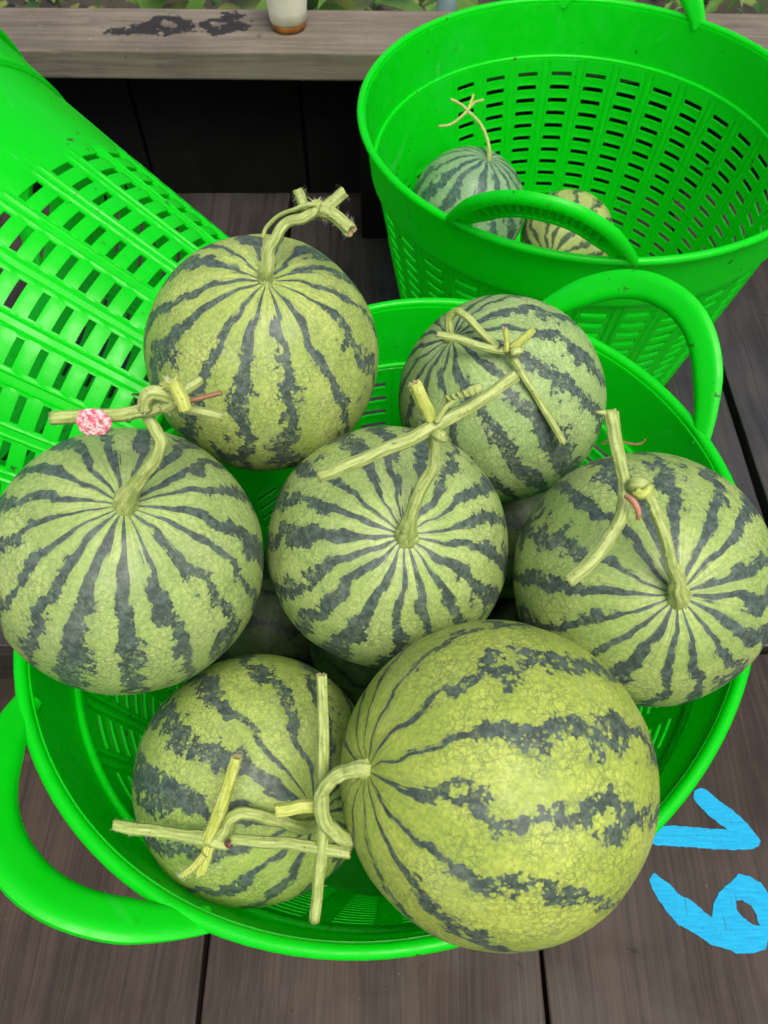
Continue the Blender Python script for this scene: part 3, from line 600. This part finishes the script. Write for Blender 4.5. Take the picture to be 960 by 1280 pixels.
def handle_meshes(ang, tilt, span=21.0, H=.092, lean=0.0, inner=0.0):
    """arched carrying handle rooted on the rim; tilt is measured from horizontal"""
    N = 44; frames = []
    e = Vector((cos(radians(ang)) * cos(tilt), sin(radians(ang)) * cos(tilt), sin(tilt)))
    tdir = Vector((-sin(radians(ang)), cos(radians(ang)), 0))
    b = tdir.cross(e).normalized()
    if b.dot(Vector((cos(radians(ang)), sin(radians(ang)), -.4))) < 0: b = -b
    pts = []
    for i in range(N + 1):
        s_ = -1 + 2 * i / N
        a = radians(ang + span * (s_ if abs(s_) < .999 else s_) * (1 - .10 * (1 - abs(s_)) ))
        base = Vector(((BR + .002) * cos(a), (BR + .002) * sin(a), BH - .004))
        f = (1 - abs(s_) ** 2.3) ** .92
        pts.append(base + e * (H * f + lean * s_ * f))
    for i in range(N + 1):
        t = (pts[min(N, i + 1)] - pts[max(0, i - 1)]).normalized()
        n = t.cross(b).normalized()
        if n.dot(e) < 0 and abs(n.dot(e)) > .05: n = -n
        if i == 0 or i == N: pass
        sc = min(1.0, .62 + 2.6 * min(i, N - i) / N)
        frames.append((pts[i], n, b, sc))
    # keep outward normal consistent at the roots
    mid = Vector((0, 0, 0))
    for p in pts: mid += p / len(pts)
    mid -= e * .05
    frames = [(o, (n if n.dot(o - mid) > 0 else -n), b, sc) for (o, n, b, sc) in frames]
    sec = []
    for k in range(15):                                     # smooth rounded inner face
        q = -1 + 2 * k / 14; sec.append((-.0025 - inner / 2 + (.0160 + inner / 2) * q, -.0025 - .0045 * (1 - abs(q) ** 4)))
    for k in range(1, 9):                                   # rolled outer edge
        q = pi * k / 9; sec.append((.0055 + .0080 * cos(q), -.0025 + .0085 * sin(q)))
    sec += [(-.0030, -.0050), (-.0145 - inner, -.0050), (-.0150 - inner, .0035), (-.0185 - inner, .0035)]
    v1, f1 = sweep('handle', frames, sec)
    me = mesh('handle', v1, f1)
    bm = bmesh.new(); bm.from_mesh(me); bmesh.ops.recalc_face_normals(bm, faces=bm.faces[:]); bm.to_mesh(me); bm.free()
    for p in me.polygons: p.use_smooth = True
    me.set_sharp_from_angle(angle=radians(45))
    V, Fc = [], []
    # cross ribs inside the channel
    for i in range(6, N - 5, 2):
        o, n, b_, k_ = frames[i]; t = n.cross(b_).normalized()
        if i % 1 == 0:
            k = len(V)
            for p in (-.0140 - inner, -.002):
                for q in (-.0048, .0030):
                    for w in (-.0016, .0016): V.append(o + n * p * k_ + b_ * q * k_ + t * w)
            Fc += [tuple(k + j for j in ff) for ff in ((0, 1, 3, 2), (4, 6, 7, 5), (0, 4, 5, 1), (2, 3, 7, 6), (0, 2, 6, 4), (1, 5, 7, 3))]
    grip = mesh('grip_ribs', V, Fc, False)
    bm = bmesh.new(); bm.from_mesh(grip); bmesh.ops.recalc_face_normals(bm, faces=bm.faces[:]); bm.to_mesh(grip); bm.free()
    return me, grip

def squeeze(co, rim_gain=.985, oval=.045, dent=.055, dent_at=92.0, dent_w=30.0):
    """the loaded basket: pulled oval along its handles and pushed in where the lying basket leans on it"""
    a = math.atan2(co[1], co[0]); k = max(0.0, min(1.15, co[2] / BH))
    d = (math.degrees(a) - dent_at + 180) % 360 - 180
    r = math.hypot(co[0], co[1])
    g = rim_gain + oval * cos(2 * a) * k - dent / BR * math.exp(-(d / dent_w) ** 2) * k ** 1.5
    return Vector((co[0] * g, co[1] * g, co[2]))
def squeezed(me):
    m2 = me.copy()
    for v in m2.vertices: v.co = squeeze(v.co)
    return m2
def taller(me):
    """a slightly deeper, more tapered basket of the same make"""
    m2 = me.copy()
    for v in m2.vertices:
        g = .905 + .095 * min(1.0, max(0.0, v.co.z / BANDZ)); g += .05 * max(0.0, (v.co.z - BANDZ) / (BH - BANDZ)); v.co = Vector((v.co.x * g, v.co.y * g, v.co.z * 1.111))
    return m2
def basket(loc, rot, label, handles, fix=None):
    root = empty('plastic_basket', loc)
    root.rotation_mode = 'QUATERNION'; root.rotation_quaternion = rot
    fx = fix or (lambda m_: m_)
    for nm, me in (('wall', WALL), ('rim', RIM), ('ledge', LEDGE), ('foot_ring', FOOT)): link(nm, fx(me), PLASTIC, root)
    for h in handles:
        me, gr = handle_meshes(*h)
        ho = link('handle', fx(me), PLASTIC, root); link('grip_ribs', fx(gr), PLASTIC, ho)
    return tag(root, label, 'basket', 'green plastic baskets on the boards')

# front, far and lying baskets.  The handles sit at +/- ang; smooth panels lie a quarter turn from them.
basket((.008, .318, 0), Quaternion((0, 0, 1), radians(44)), 'bright green plastic basket piled full of watermelons in the foreground',
       [(-2, radians(60), 20.5, .074, 0, -.006), (182, radians(42), 20.5, .050, 0, -.003)], squeezed)
basket((.262, .957, 0), Quaternion((0, 0, 1), radians(70)), 'upright green slotted basket holding two melons, in front of the beam',
       [(180, radians(76), 20.5, .074), (0, radians(76), 20.5, .074)])
b_base = Vector((-.206, .556, .196)); b_rim = Vector((-.566, .702, .300))
B3SPIN = 20
bq = (b_rim - b_base).to_track_quat('Z', 'Y')
basket(tuple(b_base), bq @ Quaternion((0, 0, 1), radians(B3SPIN)), 'empty green basket lying on its side at the left edge',
       [(0, radians(74), 20.5, .075), (180, radians(74), 20.5, .075)], taller)

# ------------------------------------------------------------------ melons
def rind_mesh(R, seed, squash=1.0):
    nu, nv = 96, 64; verts, faces = [], []
    for j in range(nv + 1):
        th = pi * j / nv
        for i in range(nu):
            ph = 2 * pi * i / nu
            d = Vector((sin(th) * cos(ph), sin(th) * sin(ph), cos(th)))
            r = 1 + .012 * mnoise.noise(d * 1.6 + Vector((seed, 3.1, 0))) + .005 * mnoise.noise(d * 4.5 + Vector((seed, 0, 1)))
            r += .006 * cos(9 * ph + seed) * sin(th) ** 2 * .5
            r -= .035 * math.exp(-(th / .17) ** 2) + .03 * math.exp(-((pi - th) / .17) ** 2)
            p = d * R * r; p.z *= squash
            verts.append(p)
    for j in range(nv):
        for i in range(nu):
            a, b = j * nu + i, j * nu + (i + 1) % nu
            faces.append((a, a + nu, b + nu, b))
    me = mesh('rind', verts, faces)
    bm = bmesh.new(); bm.from_mesh(me); bmesh.ops.remove_doubles(bm, verts=bm.verts[:], dist=R * 1e-4); bm.to_mesh(me); bm.free()
    for p in me.polygons: p.use_smooth = True
    return me

def catmull(pts, per=7):
    P = [Vector(p) for p in pts]; n = len(P); out = []
    for i in range(n - 1):
        p0, p1, p2, p3 = P[max(0, i - 1)], P[i], P[i + 1], P[min(n - 1, i + 2)]
        for k in range(per):
            t = k / per
            out.append(.5 * ((2 * p1) + (p2 - p0) * t + (2 * p0 - 5 * p1 + 4 * p2 - p3) * t * t + (3 * p1 - p0 - 3 * p2 + p3) * t ** 3))
    out.append(P[-1]); return out

def tube_mesh(name, pts4, off, sides=20, ridges=7, ridge=.07, per=7, cut0=True, cut1=True):
    """pts4: (x, y, z, radius); slightly ribbed, with uneven cut ends"""
    cr = catmull([Vector(p) for p in pts4], per) if len(pts4) > 1 else []
    pos = [Vector((p[0], p[1], p[2])) - off for p in cr]; rad = [max(p[3] * .72, .0004) for p in cr]
    n = len(pos); verts, faces, uvs = [], [], []
    sw = random.uniform(0, 90)
    for i in range(1, n - 1):
        k_ = min(1.0, min(i, n - 1 - i) / 5.0)
        pos[i] = pos[i] + mnoise.noise_vector(Vector((i * .23 + sw, 1.3, 7.7))) * (rad[i] * .25 * k_)
        rad[i] *= 1 + .09 * mnoise.noise(Vector((i * .31 + sw, 9.1, 2.2)))
    t0 = (pos[1] - pos[0]).normalized(); ref = t0.orthogonal().normalized(); L = 0.0; fr = []
    sd_ = random.uniform(0, 50)
    for i in range(n):
        t = (pos[min(n - 1, i + 1)] - pos[max(0, i - 1)]).normalized()
        ref = (ref - t * ref.dot(t)).normalized(); bi = t.cross(ref)
        if i: L += (pos[i] - pos[i - 1]).length
        fr.append((t, ref.copy(), bi))
        for k in range(sides):
            a = 2 * pi * k / sides
            wob = 1 + .10 * mnoise.noise(Vector((L * 55 + sd_, cos(a) * .8, sin(a) * .8)))
            r = rad[i] * wob * (1 + ridge * cos(ridges * a + L * 9) * (1 if rad[i] > .002 else 0))
            sl = 0
            if i == 0 or i == n - 1: sl = rad[i] * .4 * mnoise.noise(Vector((cos(a) * 2.2, sin(a) * 2.2, sd_ + i)))
            verts.append(pos[i] + ref * r * cos(a) + bi * r * sin(a) + t * sl); uvs.append((k / sides, L * 40))
    quv = []
    for i in range(n - 1):
        for k in range(sides):
            k2 = (k + 1) % sides
            faces.append((i * sides + k, i * sides + k2, (i + 1) * sides + k2, (i + 1) * sides + k))
            u0, u1 = k / sides, (k + 1) / sides; v0, v1 = uvs[i * sides][1], uvs[(i + 1) * sides][1]
            quv += [(u0, v0), (u1, v0), (u1, v1), (u0, v1)]
    nside = len(faces)
    for end, sgn in ((0, -1), (n - 1, 1)):
        c = len(verts); t, rf, bi = fr[end]
        verts.append(pos[end] - t * sgn * rad[end] * .35)
        ring = []
        for k in range(sides):
            v = verts[end * sides + k]; ring.append(len(verts)); verts.append(v * .25 + pos[end] * .75 - t * sgn * rad[end] * .12) if False else verts.append(pos[end] + (v - pos[end]) * .72 - t * sgn * rad[end] * .03)
        for k in range(sides):
            k2 = (k + 1) % sides; a, b = end * sides + k, end * sides + k2
            f1, f2 = (a, b, ring[k2], ring[k]), (ring[k], ring[k2], c)
            if sgn < 0: f1, f2 = f1[::-1], f2[::-1]
            faces.append(f1); quv += [(.5, .5)] * 4; faces.append(f2); quv += [(.5, .5)] * 3
    me = mesh(name, verts, faces)
    ul = me.uv_layers.new(name='uv')
    for i, q in enumerate(quv): ul.data[i].uv = q
    ed = me.attributes.new('end_dist', 'FLOAT', 'POINT'); p0_, p1_ = pos[0], pos[-1]
    for i, v in enumerate(me.vertices): ed.data[i].value = min((v.co - p1_).length, (v.co - p0_).length if name == 'vine' else 1.0)
    for i, p in enumerate(me.polygons):
        if i >= nside: p.material_index = 1; p.use_smooth = False
    return me, pos, rad

def coil_points(a, b, turns=6, r=.0019):
    a, b = Vector(a[:3]), Vector(b[:3]); d = b - a; t = d.normalized(); u = t.orthogonal().normalized(); v = t.cross(u); out = []
    for i in range(turns * 7 + 1):
        s_ = i / (turns * 7); an = 2 * pi * turns * s_; rr = r * (1 - .35 * s_)
        p = a + d * s_ + u * rr * cos(an) + v * rr * sin(an); out.append((p.x, p.y, p.z, .0010))
    return out

def hair_mesh(pos, rad, count, length=.0042):
    verts, faces = [], []
    for _ in range(count):
        i = random.randrange(len(pos) - 1); f = random.random()
        p = pos[i].lerp(pos[i + 1], f); t = (pos[i + 1] - pos[i]).normalized(); u = t.orthogonal().normalized(); v = t.cross(u)
        a = random.uniform(0, 2 * pi); d = u * cos(a) + v * sin(a); d2 = (d + t * random.uniform(-.4, .4)).normalized(); w = d.cross(t) * .00014
        q = p + d * rad[i] * .9; L = length * random.uniform(.4, 1.0); k = len(verts)
        bend = t * random.uniform(-.0006, .0006)
        verts += [q - w, q + w, q + d2 * L * .6 + w * .8, q + d2 * L * .6 - w * .8, q + d2 * L + bend]
        faces += [(k, k + 1, k + 2, k + 3), (k + 3, k + 2, k + 4)]
    return mesh('hair', verts, faces, False)

DARK = (.056, .080, .063)
LOOK = {  # stripes, seed, light, light2, dark, threshold, cell scale, bubbles, veins, jag, spin, stripe variation
    'back_left': (14, 1.3, (0.471, 0.546, 0.139), (0.353, 0.449, 0.096), DARK, .58, 14, .75, .70, .95, 0.4),
    'left': (17, 2.6, (.425, .535, .165), (.33, .445, .12), DARK, .56, 14, .70, .65, .95, 1.0),
    'centre': (17, 3.9, (0.460, 0.567, 0.182), (0.353, 0.471, 0.123), DARK, .56, 15, .75, .70, 1.0, 2.0),
    'back_right': (15, 5.2, (0.407, 0.535, 0.193), (0.300, 0.428, 0.134), (.052, .076, .060), .57, 13, .70, .60, .9, 0.0),
    'right': (16, 6.7, (0.428, 0.535, 0.150), (0.321, 0.439, 0.107), (.052, .076, .062), .52, 13, .70, .65, .95, 3.0),
    'low': (14, 8.1, (0.449, 0.546, 0.128), (0.321, 0.428, 0.086), DARK, .59, 13, .70, .65, .95, 0.7),
    'front': (13, 9.4, (.47, .545, .095), (.36, .45, .065), (.052, .074, .056), .73, 13, 1.0, .85, .45, 1.3, .35),
    'far_dark': (14, 11.0, (.25, .40, .20), (.19, .32, .15), (.035, .075, .06), .54, 13, .6, .4, 1.0, 0.3),
    'far_pale': (13, 12.4, (.46, .50, .17), (.36, .41, .13), (.05, .075, .04), .58, 13, .6, .4, .8, 0.9),
}
LABEL = {
    'back_left': 'tall striped watermelon at the back left of the pile, its stem curling upward',
    'left': 'striped watermelon at the left, pink granular clump on its vine stub',
    'centre': 'striped watermelon in the middle of the pile with a long diagonal vine stub',
    'back_right': 'striped watermelon at the back right, thin hooked stem, below the raised handle',
    'right': 'striped watermelon at the right edge with a wishbone shaped stem',
    'low': 'striped watermelon lying lowest at the front left inside the basket',
    'front': 'largest yellow-green watermelon lying on its side at the front of the pile',
    'far_dark': 'bluish green watermelon in the far basket, thin forked stem standing up',
    'far_pale': 'small pale yellow striped melon behind the handle of the far basket',
}
def add_melon(key, c, R, ax, look, label, stems, group, spin):
    c = Vector(c); base = c - Vector((0, 0, R))
    root = empty('watermelon', base); tag(root, label, 'watermelon', group)
    N, seed, l1, l2, dk, thr, cells, bub, vein, jag = look[:10]; var = look[11] if len(look) > 11 else .9
    mat = mat_rind('rind_' + key, R, N, seed, l1, l2, dk, thr, cells, bub, vein, jag, var)
    ro = link('rind', rind_mesh(R, seed), mat, root, c - base)
    ro.rotation_mode = 'QUATERNION'
    ro.rotation_quaternion = Vector(ax).to_track_quat('Z', 'Y') @ Quaternion((0, 0, 1), spin)
    main = None
    for name, colr, pts in stems:
        p4 = pts; per = 7; sides = 28; ridge = .075
        if name == 'coil': p4 = coil_points(pts[0], pts[1]); name = 'tendril'; per = 3; sides = 8
        if name in ('knot', 'bead'): ridge = .04; p4 = [tuple(Vector(pts[0][:3]) * 1.0) + (.0008,)] + list(pts) + [tuple(pts[-1][:3]) + (.0008,)]
        if name in ('tendril', 'twig'): sides = 10
        me, pos, rad = tube_mesh(name, p4, base, sides, 7, ridge, per)
        o = link(name, me, [STEM[colr], CUT if colr in ('pale', 'bright') else STEM[colr]], root)
        if name in ('vine', 'stem') and R > .082:
            cnt = {'back_left': 170, 'low': 120}.get(key, 70)
            if name == 'stem': cnt = int(cnt * .35)
            h = link('hair', hair_mesh(pos, rad, cnt, .0052 if key == 'back_left' else .0036), HAIR, o); h['kind'] = 'stuff'
        if colr == 'pink': o['label'] = 'dried pinkish brown tendril'
    return root
roots = {}
for key, d in MELON_DATA.items():
    roots[key] = add_melon(key, d['c'], d['r'], d['ax'], LOOK[key], LABEL[key], d['st'],
                           'watermelons in the far basket' if key.startswith('far') else 'watermelons piled in the front basket', LOOK[key][10])
# supporting melons below the pile, glimpsed only in the gaps
hid_mat = mat_rind('rind_under_shade', HIDDEN_R, 13, 15.3, (.07, .10, .03), (.05, .075, .02), (.012, .018, .012), .55, 13, .4, .4, 1.0)  # rind colours darkened to stand in for shade in the gaps
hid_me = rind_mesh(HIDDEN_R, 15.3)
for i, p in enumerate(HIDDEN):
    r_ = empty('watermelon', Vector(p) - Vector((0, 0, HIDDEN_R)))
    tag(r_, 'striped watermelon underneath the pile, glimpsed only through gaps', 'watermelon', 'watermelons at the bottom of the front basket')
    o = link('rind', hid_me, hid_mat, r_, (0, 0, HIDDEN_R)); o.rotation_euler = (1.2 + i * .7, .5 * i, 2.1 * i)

# pink granular clump on the left melon's vine
def clump(name, center, off, rx, n, rr, mats):
    bm = bmesh.new(); rnd = random.Random(5)
    for i in range(n):
        a = rnd.uniform(0, 2 * pi); q = math.sqrt(rnd.random())
        p = Vector((cos(a) * q * rx * 1.05, sin(a) * q * rx * .85, 0)); hgt = (1 - q * q) * rx * .35
        p.z = hgt; pos = center - off + Vector((p.x, p.y * .55 - p.z * .5, p.y * .8 + p.z * .85))
        r = rr * rnd.uniform(.7, 1.35)
        res = bmesh.ops.create_icosphere(bm, subdivisions=1, radius=r, matrix=Matrix.Translation(pos))
        for v in res['verts']: v.co += Vector((rnd.uniform(-1, 1), rnd.uniform(-1, 1), rnd.uniform(-1, 1))) * r * .15
    return bm_mesh(name, bm, True)
def mat_pink():
    m = NT('pink_granules'); co = m.coord('Object')
    col = m.mix(m.mapr(m.noise(co, 380, 3), .40, .58), (.72, .10, .16), (.84, .55, .52))
    m.set(Base_Color=col, Roughness=.75); m.bump(m.noise(co, 900, 2), .4, .0008); return m.mat
PINKM = mat_pink()
rt = roots['left']
o = link('pink_clump', clump('pink_clump', Vector(PINK), rt.location, .0082, 300, .00105, None), PINKM, rt); o['label'] = 'granular pink and white clump'
rt = roots['far_pale']
link('pink_clump', clump('pink_clump', Vector(PINK_FAR), rt.location, .0055, 30, .002, None), PINKM, rt)

# ------------------------------------------------------------------ cup on the beam, pipe behind it
cupm = simple('white_foam', (.93, .90, .80), .7, (.87, .82, .68), 30)
_nt = cupm.node_tree; _b = next(n for n in _nt.nodes if n.type == 'BSDF_PRINCIPLED'); _o = next(n for n in _nt.nodes if n.type == 'OUTPUT_MATERIAL')
_tr = _nt.nodes.new('ShaderNodeBsdfTranslucent'); _tr.inputs[0].default_value = (.92, .88, .76, 1); _mx = _nt.nodes.new('ShaderNodeMixShader'); _mx.inputs[0].default_value = .45
_nt.links.new(_b.outputs[0], _mx.inputs[1]); _nt.links.new(_tr.outputs[0], _mx.inputs[2]); _nt.links.new(_mx.outputs[0], _o.inputs[0])
rust = simple('orange_brown_dregs', (.42, .16, .02), .45, (.26, .09, .015), 40)
cz = .2905
prof = [(.0, .0), (.024, .0), (.0275, .003), (.0285, .012)]
cupr = empty('foam_cup', (-.152, 1.322, cz))
def lathe_open(name, prof, seg=48, wob=.0):
    verts, faces = [], []
    for i in range(seg):
        a = 2 * pi * i / seg
        for r, z in prof:
            k = 1 + wob * mnoise.noise(Vector((cos(a) * 2, sin(a) * 2, z * 40)))
            verts.append((r * k * cos(a), r * k * sin(a), z))
    n = len(prof)
    for i in range(seg):
        for j in range(n - 1): faces.append((i * n + j, ((i + 1) % seg) * n + j, ((i + 1) % seg) * n + j + 1, i * n + j + 1))
    return mesh(name, verts, faces)
link('cup_base', lathe_open('cup_base', [(.0005, 0), (.024, 0), (.0272, .003), (.0288, .013), (.0282, .0135), (.0005, .0135)], wob=.03), rust, cupr)
link('cup_wall', lathe_open('cup_wall', [(.0276, .0120), (.0292, .0128), (.031, .03), (.0345, .07), (.0375, .10), (.0385, .1015), (.0365, .101), (.0335, .07), (.0275, .0145), (.0005, .0142)], wob=.035), cupm, cupr)
tag(cupr, 'white tapered cup with an orange brown bottom standing on the beam', 'cup')
pipe_m = simple('grey_blue_pipe', (.10, .17, .17), .45, (.16, .22, .22), 25)
pr = empty('pipe', (.104, 1.405, -.6))
link('shaft', lathe_open('shaft', [(.0005, 0), (.0165, 0), (.0165, 1.25), (.0135, 1.25), (.0135, .9)], 32), pipe_m, pr)
tag(pr, 'grey-blue upright pipe behind the beam by the far basket rim', 'pipe')

# ------------------------------------------------------------------ plants beyond the beam
def mat_leaf(name, a, b):
    m = NT(name); co = m.coord('Object')
    col = m.mix(m.mapr(m.noise(co, 9, 3), .35, .65), a, b)
    m.set(Base_Color=col, Roughness=.42)
    tr = m.n('ShaderNodeBsdfTranslucent'); m.put(tr.inputs[0], col)
    mx = m.n('ShaderNodeMixShader'); mx.inputs[0].default_value = .35
    m.t.links.new(m.bsdf.outputs[0], mx.inputs[1]); m.t.links.new(tr.outputs[0], mx.inputs[2]); m.t.links.new(mx.outputs[0], m.out.inputs[0])
    return m.mat
LEAFM = [mat_leaf('leaf_dark', (.03, .09, .015), (.06, .14, .02)), mat_leaf('leaf_fresh', (.10, .22, .03), (.16, .30, .05)), mat_leaf('leaf_yellow', (.20, .26, .05), (.28, .30, .08))]
def leaf_mesh(L, W, droop, fold=.25, n=7):
    verts, faces = [], []
    for i in range(n + 1):
        t = i / n; w = W * (sin(pi * min(1, t ** .75)) ** .8 if 0 < t < 1 else .02)
        y = L * t; z = -droop * L * t * t
        verts += [(-w, y, z + fold * w), (0, y, z), (w, y, z + fold * w)]
    for i in range(n):
        for k in range(2): faces.append((i * 3 + k, i * 3 + k + 1, i * 3 + k + 4, i * 3 + k + 3))
    return mesh('leaf', verts, faces)
LEAVES = [leaf_mesh(.24, .05, .5), leaf_mesh(.18, .06, .3), leaf_mesh(.30, .03, .7), leaf_mesh(.13, .04, .2)]
LEAFV = {}
def leaf_of(i, mi):
    if (i, mi) not in LEAFV:
        me = LEAVES[i].copy(); me.materials.clear(); me.materials.append(LEAFM[mi]); LEAFV[(i, mi)] = me
    return LEAFV[(i, mi)]
STEMG = simple('plant_stem', (.10, .16, .04), .6)
def plant(x, y, h, n, kinds, mi, label, sd_):
    rnd = random.Random(sd_); root = empty('leafy_plant', (x, y, -.6)); tag(root, label, 'plant', 'plants beyond the beam')
    st, _, _ = tube_mesh('stem', [(x, y, -.6, .008), (x + .01, y + .01, -.6 + h * .6, .006), (x, y, -.6 + h, .003)], Vector((x, y, -.6)), 8)
    link('stem', st, [STEMG, STEMG], root)
    for i in range(n):
        t = rnd.uniform(.45, 1.08); a = i * 2.4 + rnd.uniform(-.4, .4)
        o = link('leaf', leaf_of(rnd.choice(kinds), mi if rnd.random() < .75 else (mi + 1) % 3), None, root, (rnd.uniform(-.13, .13), rnd.uniform(-.10, .10), h * t))
        o.rotation_euler = (rnd.uniform(-.1, 1.0) * t, rnd.uniform(-.3, .3), a)
        k = rnd.uniform(.35, .8); o.scale = (k, k, k)
for a in ((-1.02, 1.72, .82, 46, [0, 1], 1, 'broad-leaved fresh green plant at the top left corner beyond the beam', 1),
          (-.72, 1.85, .82, 46, [0, 2], 0, 'dark green plant second from the top left corner beyond the beam', 2),
          (-.46, 1.70, .82, 46, [1, 3], 1, 'round-leaved plant behind the dark wet stains on the beam', 3),
          (-.20, 1.80, .80, 46, [0, 1], 2, 'yellowish leafy plant behind the white cup', 4),
          (-.02, 1.66, .82, 44, [1, 0], 1, 'green plant between the white cup and the upright pipe', 5),
          (.30, 1.75, .78, 30, [0, 2], 0, 'dark leafy plant hidden mostly by the far basket rim', 6),
          (.86, 1.78, .74, 34, [2, 3], 0, 'low dark plant at the top right corner beyond the beam', 7)):
    plant(*a)
# ground cover
bm = bmesh.new(); rnd = random.Random(9)
for i in range(3200):
    x = rnd.uniform(-2.6, 2.6); y = rnd.uniform(1.45, 4.6); z = -.6 + abs(rnd.gauss(0, .10)); L = rnd.uniform(.04, .12); w = L * rnd.uniform(.12, .35)
    a = rnd.uniform(0, 2 * pi); el = rnd.uniform(-.2, 1.1); d = Vector((cos(a) * cos(el), sin(a) * cos(el), sin(el))); s_ = Vector((-sin(a), cos(a), rnd.uniform(-.4, .4))) * w
    p = Vector((x, y, z)); vs_ = [bm.verts.new(q) for q in (p, p + d * L * .5 + s_, p + d * L + Vector((0, 0, -.2 * L)), p + d * L * .5 - s_)]
    f = bm.faces.new(vs_); f.material_index = rnd.choice((0, 0, 1, 1, 2))
me = bm_mesh('ground_cover', bm)
tag(link('ground_cover', me, LEAFM), 'low tangled green weeds on the soil beyond the beam', 'ground cover', kind='stuff')
# pale stone beyond the beam on the right
bm = bmesh.new(); bmesh.ops.create_icosphere(bm, subdivisions=4, radius=.06)
for v in bm.verts: v.co *= 1 + .18 * mnoise.noise(v.co * 14) + .05 * mnoise.noise(v.co * 50); v.co.z *= .75
STONE = simple('pale_stone', (.36, .35, .34), .8, (.24, .23, .22), 18)
so = link('stone', bm_mesh('stone', bm, True), STONE, None, (.60, 1.50, -.56))
tag(so, 'pale grey stone beyond the beam behind the far basket', 'stone')
